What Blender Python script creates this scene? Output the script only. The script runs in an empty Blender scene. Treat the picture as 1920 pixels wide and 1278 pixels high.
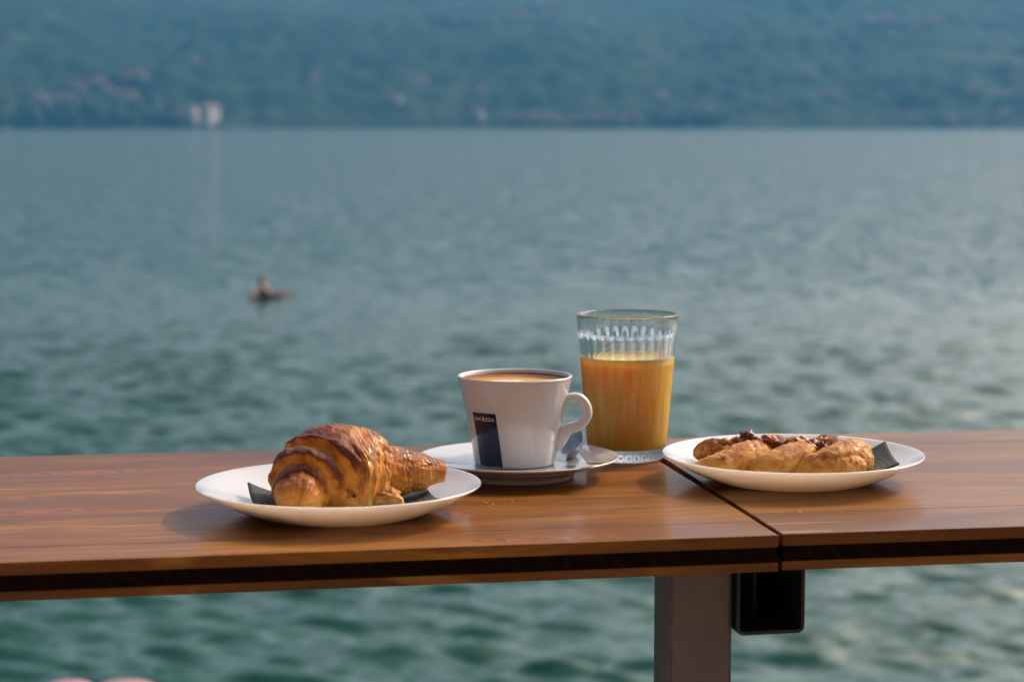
import bpy, bmesh, math, random
import numpy as np
from mathutils import Vector, Matrix, noise as mnoise

R = math.radians
SC = bpy.context.scene
COL = SC.collection
random.seed(7)
rng = np.random.default_rng(11)

# ------------------------------------------------------------------ camera, world, sun, exposure
CAM_Z = 4.0                 # lake surface is z = 0
TOP = CAM_Z - 0.27          # table top
PITCH = math.atan2(402, 4000)
SUN_EL, SUN_AZ = 38.0, 49.0   # azimuth: degrees to the right of straight ahead (+Y)

cam_d = bpy.data.cameras.new('camera')
cam = bpy.data.objects.new('camera', cam_d)
COL.objects.link(cam)
cam.location = (0, 0, CAM_Z)
cam.rotation_euler = (math.pi / 2 - PITCH, 0, 0)
cam_d.sensor_width = 36
cam_d.lens = 75
cam_d.clip_start = 0.05
cam_d.clip_end = 30000
cam_d.dof.use_dof = True
cam_d.dof.focus_distance = 1.56
cam_d.dof.aperture_fstop = 8.6
cam_d.dof.aperture_blades = 9
SC.camera = cam

world = bpy.data.worlds.new('World')
SC.world = world
world.use_nodes = True
wn = world.node_tree
sky = wn.nodes.new('ShaderNodeTexSky')
sky.sky_type = 'NISHITA'
sky.sun_disc = False
sky.sun_elevation = R(SUN_EL)
sky.sun_rotation = R(SUN_AZ)
sky.air_density = 0.62
sky.dust_density = 7.0
bg = wn.nodes['Background']
bg.inputs['Strength'].default_value = 0.15
wn.links.new(sky.outputs['Color'], bg.inputs['Color'])

sun_d = bpy.data.lights.new('sun', 'SUN')
sun_d.energy = 2.1
sun_d.angle = R(0.55)
sun_d.color = (1.0, 0.79, 0.53)
sun = bpy.data.objects.new('sun', sun_d)
COL.objects.link(sun)
sv = Vector((math.sin(R(SUN_AZ)) * math.cos(R(SUN_EL)), math.cos(R(SUN_AZ)) * math.cos(R(SUN_EL)), math.sin(R(SUN_EL))))
sun.rotation_euler = sv.to_track_quat('Z', 'Y').to_euler()
sun.location = (20, 40, 30)

vs = SC.view_settings
vs.view_transform = 'Standard'
vs.look = 'None'
vs.exposure = 0.20
vs.gamma = 1.0
vs.use_curve_mapping = False
cy = SC.cycles
cy.max_bounces = 10
cy.transmission_bounces = 10
cy.transparent_max_bounces = 12
cy.volume_bounces = 1
cy.sample_clamp_indirect = 6
cy.sample_clamp_direct = 30


# ------------------------------------------------------------------ helpers
def ray(px, py):
    a, b = (px - 960) / 4000, -(py - 639) / 4000
    return Vector((a, math.cos(PITCH) + b * math.sin(PITCH), -math.sin(PITCH) + b * math.cos(PITCH)))


def at(px, py, z):
    """the place at height z that the photograph shows at a pixel"""
    d = ray(px, py)
    return Vector((0, 0, CAM_Z)) + d * ((z - CAM_Z) / d.z)


def tag(o, label, cat=None, group=None):
    o['label'] = label
    if cat:
        o['category'] = cat
    if group:
        o['group'] = group
    return o


def empty(name, loc, rz=0.0, label=None, cat=None, group=None):
    o = bpy.data.objects.new(name, None)
    o.empty_display_size = 0.02
    COL.objects.link(o)
    o.location = loc
    o.rotation_euler = (0, 0, rz)
    if label:
        tag(o, label, cat, group)
    return o


def add(name, me, mat, parent=None, smooth=True):
    if mat and not me.materials:
        me.materials.append(mat)
    if smooth:
        me.polygons.foreach_set('use_smooth', [True] * len(me.polygons))
    o = bpy.data.objects.new(name, me)
    COL.objects.link(o)
    o.parent = parent
    return o


def mesh(name, verts, faces):
    me = bpy.data.meshes.new(name)
    me.from_pydata([tuple(v) for v in verts], [], faces)
    me.update()
    return me


def grid_mesh(name, P, close_u=False, close_v=False):
    """P: array nu x nv x 3"""
    nu, nv = P.shape[:2]
    me = bpy.data.meshes.new(name)
    iu = np.arange(nu if close_u else nu - 1)
    iv = np.arange(nv if close_v else nv - 1)
    A, B = np.meshgrid(iu, iv, indexing='ij')
    A2, B2 = (A + 1) % nu, (B + 1) % nv
    F = np.stack([A * nv + B, A2 * nv + B, A2 * nv + B2, A * nv + B2], -1).reshape(-1, 4)
    me.vertices.add(nu * nv)
    me.vertices.foreach_set('co', P.reshape(-1).astype(np.float32))
    me.loops.add(F.size)
    me.loops.foreach_set('vertex_index', F.reshape(-1).astype(np.int32))
    me.polygons.add(len(F))
    me.polygons.foreach_set('loop_start', np.arange(0, F.size, 4, dtype=np.int32))
    me.update(calc_edges=True)
    me.validate()
    return me


def lathe(name, prof, seg=96, caps=True):
    """prof: list of (r, z) from axis/bottom outward; r = 0 ends are closed"""
    v, f = [], []
    rings = []
    for r, z in prof:
        if r < 1e-7:
            rings.append([len(v)])
            v.append((0, 0, z))
        else:
            rings.append(list(range(len(v), len(v) + seg)))
            v += [(r * math.cos(2 * math.pi * k / seg), r * math.sin(2 * math.pi * k / seg), z) for k in range(seg)]
    for a, b in zip(rings, rings[1:]):
        for k in range(seg):
            k2 = (k + 1) % seg
            if len(a) == 1 and len(b) > 1:
                f.append((a[0], b[k2], b[k]))
            elif len(b) == 1 and len(a) > 1:
                f.append((a[k], a[k2], b[0]))
            elif len(a) > 1:
                f.append((a[k], a[k2], b[k2], b[k]))
    me = mesh(name, v, f)
    bm = bmesh.new(); bm.from_mesh(me)
    bmesh.ops.recalc_face_normals(bm, faces=bm.faces)
    bm.to_mesh(me); bm.free()
    return me


def smooth_prof(pts, n=8):
    """Catmull-Rom through profile points"""
    P = [Vector((a, b, 0)) for a, b in pts]
    out = []
    for i in range(len(P) - 1):
        p0, p1, p2, p3 = P[max(i - 1, 0)], P[i], P[i + 1], P[min(i + 2, len(P) - 1)]
        for k in range(n):
            t = k / n
            q = 0.5 * ((2 * p1) + (p2 - p0) * t + (2 * p0 - 5 * p1 + 4 * p2 - p3) * t * t + (3 * p1 - p0 - 3 * p2 + p3) * t ** 3)
            out.append((max(q.x, 0.0), q.y))
    out.append((pts[-1][0], pts[-1][1]))
    return out


def box_mesh(name, x0, x1, y0, y1, z0, z1, bevel=0.0, segs=2):
    bm = bmesh.new()
    bmesh.ops.create_cube(bm, size=1.0)
    for v in bm.verts:
        v.co = Vector((x0 + (v.co.x + .5) * (x1 - x0), y0 + (v.co.y + .5) * (y1 - y0), z0 + (v.co.z + .5) * (z1 - z0)))
    if bevel:
        bmesh.ops.bevel(bm, geom=bm.edges[:], offset=bevel, segments=segs, affect='EDGES', profile=0.5)
    me = bpy.data.meshes.new(name)
    bm.to_mesh(me); bm.free()
    return me


def fbm(x, y, z=0.0, o=4):
    return mnoise.fractal(Vector((x, y, z)), 1.0, 2.0, o, noise_basis='PERLIN_ORIGINAL')


# ---- node helpers
class NT:
    def __init__(self, name):
        self.mat = bpy.data.materials.new(name)
        self.mat.use_nodes = True
        self.t = self.mat.node_tree
        self.bsdf = self.t.nodes['Principled BSDF']
        self.out = self.t.nodes['Material Output']

    def n(self, typ, **kw):
        nd = self.t.nodes.new(typ)
        for k, v in kw.items():
            if k in nd.inputs.keys():
                nd.inputs[k].default_value = v
            else:
                setattr(nd, k, v)
        return nd

    def l(self, a, b):
        self.t.links.new(a, b)

    def set(self, **kw):
        for k, v in kw.items():
            k = k.replace('_', ' ')
            if hasattr(v, 'is_output'):
                self.l(v, self.bsdf.inputs[k])
            else:
                self.bsdf.inputs[k].default_value = v

    def coords(self, kind='Object', scale=(1, 1, 1), loc=None):
        tc = self.n('ShaderNodeTexCoord')
        mp = self.n('ShaderNodeMapping')
        mp.inputs['Scale'].default_value = scale
        self.l(tc.outputs[kind], mp.inputs['Vector'])
        if loc is not None:
            self.l(loc, mp.inputs['Location'])
        return mp.outputs['Vector']

    def noise(self, vec, scale=5.0, detail=4.0, rough=0.5, dist=0.0):
        nd = self.n('ShaderNodeTexNoise')
        nd.inputs['Scale'].default_value = scale
        nd.inputs['Detail'].default_value = detail
        nd.inputs['Roughness'].default_value = rough
        nd.inputs['Distortion'].default_value = dist
        self.l(vec, nd.inputs['Vector'])
        return nd.outputs['Fac']

    def ramp(self, fac, stops):
        nd = self.n('ShaderNodeValToRGB')
        cr = nd.color_ramp
        while len(cr.elements) < len(stops):
            cr.elements.new(0.5)
        for e, (p, c) in zip(cr.elements, stops):
            e.position = p
            e.color = (*c, 1) if len(c) == 3 else c
        self.l(fac, nd.inputs['Fac'])
        return nd.outputs['Color']

    def mix(self, fac, a, b, mode='MIX'):
        nd = self.n('ShaderNodeMix', data_type='RGBA', blend_type=mode)
        for sock, v in ((nd.inputs[0], fac), (nd.inputs[6], a), (nd.inputs[7], b)):
            if hasattr(v, 'is_output'):
                self.l(v, sock)
            else:
                sock.default_value = v if not isinstance(v, tuple) else ((*v, 1) if len(v) == 3 else v)
        return nd.outputs[2]

    def math(self, op, a, b=0.0, clamp=False):
        nd = self.n('ShaderNodeMath', operation=op, use_clamp=clamp)
        for i, v in enumerate((a, b)):
            if hasattr(v, 'is_output'):
                self.l(v, nd.inputs[i])
            else:
                nd.inputs[i].default_value = v
        return nd.outputs[0]

    def bump(self, h, strength=0.3, dist=0.001, prev=None):
        nd = self.n('ShaderNodeBump')
        nd.inputs['Strength'].default_value = strength
        nd.inputs['Distance'].default_value = dist
        self.l(h, nd.inputs['Height'])
        if prev is not None:
            self.l(prev, nd.inputs['Normal'])
        self.l(nd.outputs['Normal'], self.bsdf.inputs['Normal'])
        return nd.outputs['Normal']


# ------------------------------------------------------------------ materials
def mat_water():
    m = NT('lake_water')
    m.set(Base_Color=(0.011, 0.082, 0.060, 1), Roughness=0.10, IOR=1.33)
    # wind ripples as a field of surface slopes, added to the normal of the modelled waves
    geo = m.n('ShaderNodeNewGeometry')
    total = geo.outputs['Normal']
    for sc, amp, stretch in ((2.4, 0.56, (0.55, 1.2, 1)), (7.0, 0.50, (0.8, 1.1, 1))):
        nz = m.n('ShaderNodeTexNoise')
        nz.inputs['Scale'].default_value = sc
        nz.inputs['Detail'].default_value = 3.0
        m.l(m.coords('Object', stretch), nz.inputs['Vector'])
        sub = m.n('ShaderNodeVectorMath', operation='SUBTRACT')
        m.l(nz.outputs['Color'], sub.inputs[0])
        sub.inputs[1].default_value = (0.5, 0.5, 0.5)
        mul = m.n('ShaderNodeVectorMath', operation='MULTIPLY')
        m.l(sub.outputs[0], mul.inputs[0])
        mul.inputs[1].default_value = (amp * 0.8, amp * 1.1, 0)
        ad = m.n('ShaderNodeVectorMath', operation='ADD')
        m.l(total, ad.inputs[0]); m.l(mul.outputs[0], ad.inputs[1])
        total = ad.outputs[0]
    no = m.n('ShaderNodeVectorMath', operation='NORMALIZE')
    m.l(total, no.inputs[0])
    m.l(no.outputs[0], m.bsdf.inputs['Normal'])
    return m.mat


def mat_hill():
    m = NT('hillside')
    v = m.coords('Object', (1, 0.3, 1))
    a = m.noise(v, 0.006, 5.0, 0.6)
    b = m.noise(v, 0.035, 4.0, 0.6)
    c1 = m.ramp(a, [(0.35, (0.010, 0.024, 0.012)), (0.55, (0.020, 0.038, 0.017)), (0.70, (0.048, 0.062, 0.028))])
    c2 = m.ramp(b, [(0.35, (0.45, 0.5, 0.45)), (0.65, (1.3, 1.3, 1.2))])
    m.set(Base_Color=m.mix(1.0, c1, c2, 'MULTIPLY'), Roughness=0.95)
    m.bsdf.inputs['Specular IOR Level'].default_value = 0.1
    return m.mat


def mat_plain(name, col, rough=0.6, var=0.12, scale=20.0, **kw):
    m = NT(name)
    v = m.coords('Object')
    f = m.noise(v, scale, 4.0, 0.6)
    dark = tuple(c * (1 - var) for c in col)
    lite = tuple(min(1, c * (1 + var)) for c in col)
    m.set(Base_Color=m.ramp(f, [(0.3, dark), (0.7, lite)]), Roughness=rough)
    for k, val in kw.items():
        m.bsdf.inputs[k.replace('_', ' ')].default_value = val
    return m.mat


def mat_wood(name, end=False):
    """varnished pine, grain along local X; every board differs through Object Info random"""
    m = NT(name)
    oi = m.n('ShaderNodeObjectInfo')
    off = m.n('ShaderNodeCombineXYZ')
    m.l(m.math('MULTIPLY', oi.outputs['Random'], 37.0), off.inputs['X'])
    m.l(m.math('MULTIPLY', oi.outputs['Random'], 11.0), off.inputs['Y'])
    v = m.coords('Object', (1.6, 13.0, 13.0), off.outputs['Vector'])
    big = m.noise(v, 1.0, 3.0, 0.55, 0.6)
    vf = m.coords('Object', (7.0, 260.0, 120.0), off.outputs['Vector'])
    fine = m.noise(vf, 1.0, 4.0, 0.65)
    # growth rings: bands of the big field
    rings = m.math('FRACT', m.math('MULTIPLY', big, 15.0))
    rings = m.math('ABSOLUTE', m.math('SUBTRACT', rings, 0.5))
    # knots
    vk = m.coords('Object', (4.2, 15.0, 15.0), off.outputs['Vector'])
    vo = m.n('ShaderNodeTexVoronoi', feature='F1')
    vo.inputs['Scale'].default_value = 1.0
    vo.inputs['Randomness'].default_value = 1.0
    m.l(vk, vo.inputs['Vector'])
    knot = m.ramp(vo.outputs['Distance'], [(0.09, (1, 1, 1)), (0.30, (0, 0, 0))])
    kring = m.math('FRACT', m.math('MULTIPLY', vo.outputs['Distance'], 16.0))
    c = m.ramp(big, [(0.38, (0.110, 0.034, 0.002)), (0.5, (0.225, 0.082, 0.004)), (0.62, (0.35, 0.142, 0.008))])
    c = m.mix(m.math('MULTIPLY', rings, 0.95), c, (0.15, 0.042, 0.006))
    c = m.mix(m.math('MULTIPLY', m.ramp(fine, [(0.35, (1, 1, 1)), (0.6, (0, 0, 0))]), 0.75), c, (0.14, 0.042, 0.008))
    kc = m.ramp(kring, [(0.0, (0.10, 0.028, 0.006)), (0.6, (0.36, 0.12, 0.02)), (1.0, (0.12, 0.035, 0.008))])
    c = m.mix(m.math('MULTIPLY', knot, 0.85), c, kc)
    mk = m.noise(m.coords('Object', (7.0, 55.0, 20.0), off.outputs['Vector']), 1.0, 3.0, 0.6, 0.4)
    c = m.mix(m.math('MULTIPLY', m.ramp(mk, [(0.60, (0, 0, 0)), (0.70, (1, 1, 1))]), 0.7), c, (0.085, 0.026, 0.005))
    c = m.mix(m.math('MULTIPLY', m.ramp(mk, [(0.30, (1, 1, 1)), (0.38, (0, 0, 0))]), 0.5), c, (0.52, 0.24, 0.035))
    tone = m.n('ShaderNodeHueSaturation')
    tone.inputs['Saturation'].default_value = 1.0
    m.l(m.math('ADD', m.math('MULTIPLY', oi.outputs['Random'], 0.35), 0.80), tone.inputs['Value'])
    m.l(c, tone.inputs['Color'])
    smudge = m.noise(m.coords('Object', (3, 9, 9)), 4.0, 5.0, 0.65)
    m.set(Base_Color=tone.outputs['Color'], Roughness=0.5)
    m.bsdf.inputs['Specular IOR Level'].default_value = 0.15
    m.bsdf.inputs['Coat Weight'].default_value = 0.30
    m.bsdf.inputs['Coat IOR'].default_value = 1.45
    r = m.n('ShaderNodeMapRange')
    m.l(smudge, r.inputs['Value'])
    r.inputs['From Min'].default_value = 0.3
    r.inputs['From Max'].default_value = 0.7
    r.inputs['To Min'].default_value = 0.04
    r.inputs['To Max'].default_value = 0.17
    m.l(r.outputs['Result'], m.bsdf.inputs['Coat Roughness'])
    bp = m.bump(m.math('ADD', fine, m.math('MULTIPLY', rings, 0.6)), 0.25, 0.0004)
    cb = m.n('ShaderNodeBump')
    cb.inputs['Strength'].default_value = 0.10
    cb.inputs['Distance'].default_value = 0.0005
    m.l(m.math('ADD', fine, smudge), cb.inputs['Height'])
    m.l(cb.outputs['Normal'], m.bsdf.inputs['Coat Normal'])
    return m.mat


def mat_core():
    """end grain of the middle layer: short blocks, each with slanting rings"""
    m = NT('board_core')
    v = m.coords('Object', (1, 1, 1))
    br = m.n('ShaderNodeTexVoronoi', feature='F1')
    br.inputs['Scale'].default_value = 14.0
    m.l(m.coords('Object', (1, 0.01, 0.01)), br.inputs['Vector'])
    w = m.n('ShaderNodeTexWave', wave_type='BANDS', bands_direction='DIAGONAL')
    w.inputs['Scale'].default_value = 35.0
    w.inputs['Distortion'].default_value = 9.0
    w.inputs['Detail'].default_value = 3.0
    m.l(v, w.inputs['Vector'])
    c = m.mix(m.math('MULTIPLY', w.outputs['Fac'], 0.6), (0.007, 0.003, 0.0015), (0.022, 0.009, 0.004))
    bl = m.n('ShaderNodeRGBToBW')
    m.l(br.outputs['Color'], bl.inputs['Color'])
    c = m.mix(m.math('MULTIPLY', bl.outputs['Val'], 0.5), c, (0.010, 0.006, 0.005))
    m.set(Base_Color=c, Roughness=0.9)
    m.bsdf.inputs['Specular IOR Level'].default_value = 0.05
    m.bump(w.outputs['Fac'], 0.3, 0.0005)
    return m.mat


def mat_porcelain(name, col, rough):
    m = NT(name)
    v = m.coords('Object')
    f = m.noise(v, 9.0, 3.0, 0.5)
    m.set(Base_Color=m.ramp(f, [(0.3, tuple(c * 0.97 for c in col)), (0.7, col)]), Roughness=rough, IOR=1.5)
    m.bsdf.inputs['Coat Weight'].default_value = 0.5
    m.bsdf.inputs['Coat Roughness'].default_value = 0.04
    m.bump(m.noise(v, 60.0, 2.0), 0.02, 0.0006)
    return m.mat


def mat_glass():
    m = NT('clear_glass')
    t = m.t
    t.nodes.remove(m.bsdf)
    g = m.n('ShaderNodeBsdfGlass')
    g.inputs['IOR'].default_value = 1.48
    g.inputs['Roughness'].default_value = 0.0
    g.inputs['Color'].default_value = (0.97, 0.985, 0.98, 1)
    tr = m.n('ShaderNodeBsdfTransparent')
    tr.inputs['Color'].default_value = (0.93, 0.95, 0.95, 1)
    mx = m.n('ShaderNodeMixShader')
    mx.inputs[0].default_value = 0.86
    m.l(tr.outputs[0], mx.inputs[1])
    m.l(g.outputs[0], mx.inputs[2])
    m.l(mx.outputs[0], m.out.inputs['Surface'])
    return m.mat


def mat_juice():
    m = NT('orange_juice')
    v = m.coords('Object', (150, 150, 16))
    f = m.noise(v, 1.0, 4.0, 0.6)
    m.set(Base_Color=m.ramp(f, [(0.34, (0.94, 0.52, 0.045)), (0.66, (0.99, 0.73, 0.18))]), Roughness=0.25)
    m.set(Subsurface_Weight=1.0, Subsurface_Scale=0.03)
    m.bsdf.inputs['Subsurface Radius'].default_value = (1.0, 0.45, 0.08)
    return m.mat


def mat_pastry(name, pale, gold, brown, uvlines=True, coat=0.35):
    """baked dough: the 'bake' vertex attribute says how far each spot has browned"""
    m = NT(name)
    at_ = m.n('ShaderNodeAttribute', attribute_name='bake')
    v = m.coords('Object')
    n1 = m.noise(v, 130.0, 5.0, 0.65)
    n2 = m.noise(v, 420.0, 3.0, 0.6)
    f = m.math('ADD', at_.outputs['Fac'], m.math('MULTIPLY', m.math('SUBTRACT', n1, 0.5), 0.75))
    h = m.math('ADD', m.math('MULTIPLY', n1, 0.8), m.math('MULTIPLY', n2, 0.35))
    if uvlines:
        uv = m.coords('UV', (1, 1, 1))
        mp = m.n('ShaderNodeMapping')
        mp.inputs['Scale'].default_value = (34.0, 2.2, 1.0)
        m.l(uv, mp.inputs['Vector'])
        ln = m.noise(mp.outputs['Vector'], 1.0, 4.0, 0.7, 0.35)
        f = m.math('ADD', f, m.math('MULTIPLY', m.math('SUBTRACT', ln, 0.5), 0.85))
        mp2 = m.n('ShaderNodeMapping')
        mp2.inputs['Scale'].default_value = (110.0, 5.0, 1.0)
        m.l(uv, mp2.inputs['Vector'])
        flk = m.noise(mp2.outputs['Vector'], 1.0, 5.0, 0.75, 0.6)
        f = m.math('ADD', f, m.math('MULTIPLY', m.math('SUBTRACT', flk, 0.5), 0.55))
        h = m.math('ADD', h, m.math('ADD', m.math('MULTIPLY', ln, 1.1), m.math('MULTIPLY', flk, 0.8)))
    if not uvlines:
        n3 = m.noise(m.coords('Object', (1, 1, 1.6)), 260.0, 6.0, 0.7, 0.8)
        f = m.math('ADD', f, m.math('MULTIPLY', m.math('SUBTRACT', n3, 0.5), 0.6))
        h = m.math('ADD', h, m.math('MULTIPLY', n3, 0.9))
    c = m.ramp(f, [(0.08, pale), (0.45, gold), (0.78, brown), (1.0, tuple(x * 0.55 for x in brown))])
    m.set(Base_Color=c, Roughness=0.48 if uvlines else 0.55)
    m.set(Subsurface_Weight=0.3, Subsurface_Scale=0.005)
    m.bsdf.inputs['Specular IOR Level'].default_value = 0.35
    m.bsdf.inputs['Subsurface Radius'].default_value = (1.0, 0.5, 0.2)
    m.bsdf.inputs['Coat Weight'].default_value = coat
    m.bsdf.inputs['Coat Roughness'].default_value = 0.22
    m.bump(h, 0.9, 0.0013 if uvlines else 0.0028)
    return m.mat


def mat_napkin():
    m = NT('paper_napkin')
    v = m.coords('Object', (1, 1, 1))
    vo = m.n('ShaderNodeTexVoronoi', feature='F1')
    vo.inputs['Scale'].default_value = 620.0
    vo.inputs['Randomness'].default_value = 0.25
    m.l(v, vo.inputs['Vector'])
    uv = m.n('ShaderNodeTexCoord')
    sp = m.n('ShaderNodeSeparateXYZ')
    m.l(uv.outputs['UV'], sp.inputs[0])
    # plain border round the embossed field
    ex = m.math('ABSOLUTE', m.math('SUBTRACT', sp.outputs['X'], 0.5))
    ey = m.math('ABSOLUTE', m.math('SUBTRACT', sp.outputs['Y'], 0.5))
    inner = m.math('LESS_THAN', m.math('MAXIMUM', ex, ey), 0.475)
    dots = m.ramp(vo.outputs['Distance'], [(0.25, (1, 1, 1)), (0.5, (0, 0, 0))])
    d = m.math('MULTIPLY', dots, inner)
    m.set(Base_Color=m.mix(d, (0.040, 0.052, 0.054), (0.105, 0.122, 0.122)), Roughness=0.9)
    m.bump(d, 0.5, 0.0004)
    return m.mat


def mat_metal(name, col, rough, scale=(1, 1, 1), var=0.2, metallic=1.0):
    m = NT(name)
    v = m.coords('Object', scale)
    f = m.noise(v, 30.0, 5.0, 0.65)
    m.set(Base_Color=m.ramp(f, [(0.25, tuple(c * (1 - var) for c in col)), (0.75, tuple(c * (1 + var) for c in col))]),
          Metallic=metallic, Roughness=rough)
    m.bump(f, 0.06, 0.0006)
    return m.mat


M = {}
M['water'] = mat_water()
M['hill'] = mat_hill()
M['wood'] = mat_wood('varnished_pine')
M['core'] = mat_core()
M['plate'] = mat_porcelain('opal_glass_white', (0.70, 0.675, 0.675), 0.16)
pb = M['plate'].node_tree.nodes['Principled BSDF']       # opal glass lets some sunlight through
pb.inputs['Subsurface Weight'].default_value = 1.0
pb.inputs['Subsurface Radius'].default_value = (1.0, 0.72, 0.52)
pb.inputs['Subsurface Scale'].default_value = 0.014
M['cup'] = mat_porcelain('cup_white', (0.68, 0.68, 0.69), 0.10)
M['glass'] = mat_glass()
M['juice'] = mat_juice()
M['froth'] = mat_plain('juice_froth', (0.86, 0.60, 0.26), 0.45, 0.1, 300)
M['croissant'] = mat_pastry('croissant_crust', (0.86, 0.48, 0.10), (0.76, 0.275, 0.022), (0.25, 0.046, 0.006), coat=0.24)
M['dough'] = mat_pastry('pale_dough', (0.82, 0.56, 0.20), (0.72, 0.36, 0.07), (0.40, 0.14, 0.025), uvlines=False, coat=0.1)
M['braid'] = mat_pastry('braid_crust', (0.84, 0.48, 0.11), (0.74, 0.31, 0.040), (0.36, 0.098, 0.015), uvlines=False, coat=0.10)
M['napkin'] = mat_napkin()
M['steel'] = mat_metal('spoon_steel', (0.40, 0.40, 0.41), 0.36, var=0.05)
M['frame_grey'] = mat_metal('grey_painted_steel', (0.090, 0.096, 0.102), 0.55, (1, 1, 0.3), 0.18, 0.2)
M['frame_leg'] = mat_metal('weathered_grey_steel', (0.135, 0.112, 0.098), 0.55, (1, 1, 0.3), 0.22, 0.2)
M['frame_dark'] = mat_metal('dark_tube_steel', (0.022, 0.020, 0.020), 0.55, (1, 1, 1), 0.25, 0.3)
M['navy'] = mat_plain('navy_print', (0.006, 0.010, 0.045), 0.12, 0.05, 40, Coat_Weight=0.6, Coat_Roughness=0.05)
M['print_white'] = mat_plain('white_print', (0.72, 0.72, 0.74), 0.25, 0.03, 40)
M['terrace'] = mat_plain('terrace_stone', (0.30, 0.27, 0.24), 0.8, 0.2, 6)
M['plaster_wall'] = mat_plain('house_plaster', (0.26, 0.19, 0.17), 0.9, 0.06, 0.3)
M['house_white'] = mat_plain('white_plaster', (0.44, 0.37, 0.32), 0.9, 0.04, 0.3)
M['house_bright'] = mat_plain('bright_plaster', (0.62, 0.53, 0.46), 0.9, 0.04, 0.3)
M['roof'] = mat_plain('terracotta_roof', (0.28, 0.12, 0.085), 0.9, 0.15, 0.8)
M['wood_mass'] = mat_plain('shore_foliage', (0.022, 0.038, 0.018), 0.95, 0.5, 0.15)
M['boat'] = mat_plain('white_gelcoat', (0.80, 0.80, 0.78), 0.3, 0.03, 2)
M['skin'] = mat_plain('sunburnt_skin', (0.30, 0.095, 0.06), 0.55, 0.12, 8)
M['hair'] = mat_plain('dark_hair', (0.06, 0.03, 0.02), 0.7, 0.3, 40)
M['float_navy'] = mat_plain('navy_vinyl', (0.012, 0.025, 0.07), 0.35, 0.1, 6)
M['float_pink'] = mat_plain('pink_vinyl', (0.80, 0.42, 0.45), 0.35, 0.06, 6)
M['float_blue'] = mat_plain('pale_blue_vinyl', (0.22, 0.42, 0.75), 0.35, 0.06, 6)
M['nut'] = mat_plain('roasted_nut', (0.46, 0.17, 0.045), 0.4, 0.3, 260, Coat_Weight=0.4)
M['braid_bit'] = mat_plain('chopped_hazelnut', (0.62, 0.33, 0.10), 0.5, 0.25, 300)
M['cherry'] = mat_plain('dark_cherry', (0.13, 0.032, 0.020), 0.42, 0.6, 500, Coat_Weight=0.25)
M['crumb'] = mat_plain('pastry_crumb', (0.72, 0.58, 0.40), 0.8, 0.1, 900)
M['speck'] = mat_plain('burnt_speck', (0.012, 0.008, 0.007), 0.5, 0.3, 900)


def mat_coffee():
    m = NT('coffee_crema')
    v = m.coords('Object', (1, 1, 1))
    a = m.noise(v, 42.0, 4.0, 0.55, 0.8)
    b = m.noise(v, 900.0, 2.0, 0.5)
    # milk foam heart: pushed towards the middle and front of the cup
    sp = m.n('ShaderNodeSeparateXYZ')
    m.l(v, sp.inputs[0])
    dx = m.math('MULTIPLY', m.math('ADD', sp.outputs['X'], 0.006), 25.0)
    dy = m.math('MULTIPLY', m.math('ADD', sp.outputs['Y'], 0.012), 27.0)
    rr = m.math('SQRT', m.math('ADD', m.math('MULTIPLY', dx, dx), m.math('MULTIPLY', dy, dy)))
    f = m.math('ADD', m.math('SUBTRACT', 1.0, rr), m.math('MULTIPLY', m.math('SUBTRACT', a, 0.5), 1.1))
    c = m.ramp(f, [(0.0, (0.20, 0.070, 0.014)), (0.12, (0.42, 0.175, 0.035)), (0.42, (0.58, 0.29, 0.075)), (0.60, (0.62, 0.33, 0.10)), (0.68, (0.80, 0.70, 0.58))])
    c = m.mix(m.math('MULTIPLY', m.ramp(b, [(0.55, (0, 0, 0)), (0.7, (1, 1, 1))]), 0.35), c, (0.62, 0.36, 0.14))
    m.set(Base_Color=c, Roughness=0.6)
    m.bsdf.inputs['Specular IOR Level'].default_value = 0.2
    m.bump(b, 0.5, 0.0006)
    return m.mat


M['coffee'] = mat_coffee()

# ------------------------------------------------------------------ lake
def build_lake():
    ys = [2.15]
    while ys[-1] < 7.5:
        ys.append(ys[-1] + 0.25)
    while ys[-1] < 3640:
        d = ys[-1]
        ys.append(d + max(0.055, 0.62 * d * d / (CAM_Z * 2133)))
    ys = np.array(ys)
    uc = np.linspace(-1, 1, 371)
    side = 1 + np.geomspace(0.02, 1.0, 12)
    u = np.concatenate([-side[::-1], uc, side])
    half = 0.30 * ys + 3.0
    X = np.zeros((len(ys), len(u)))
    for j, uu in enumerate(u):
        if abs(uu) <= 1:
            X[:, j] = uu * half
        else:
            t = (abs(uu) - 1)
            X[:, j] = np.sign(uu) * (half + (6000 - half) * t ** 1.6)
    Y = np.repeat(ys[:, None], len(u), 1)
    rowgap = np.gradient(ys)[:, None]
    colgap = np.abs(np.gradient(X, axis=1))
    gap = np.maximum(rowgap, colgap)
    Z = np.zeros_like(X)
    # chop coming from the open lake, crests roughly across the view
    for k in range(64):
        lam = 0.26 * (1.15 / 0.26) ** rng.random()
        ang = rng.normal(0.10, 0.50)
        kx, ky = math.sin(ang) * 2 * math.pi / lam, math.cos(ang) * 2 * math.pi / lam
        amp = 0.0078 * lam ** 0.9 * (0.6 + 0.8 * rng.random())
        fade = np.clip((lam / gap - 3.5) / 4.0, 0, 1)
        ph = X * kx + Y * ky + rng.random() * 6.283
        # gusts: patches of stronger and weaker ripples
        Z += amp * fade * (np.sin(ph) + 0.22 * np.cos(2 * ph))
    gust = 0.92 + 0.16 * np.sin(X * 0.21 + 1.7 * np.sin(Y * 0.083)) * np.sin(Y * 0.17 + 1.1 * np.sin(X * 0.13))
    Z *= gust
    P = np.stack([X, Y, Z], -1)
    me = grid_mesh('lake', P.transpose(1, 0, 2)[::-1])
    o = add('lake', me, M['water'])
    o['kind'] = 'structure'
    return o


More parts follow.
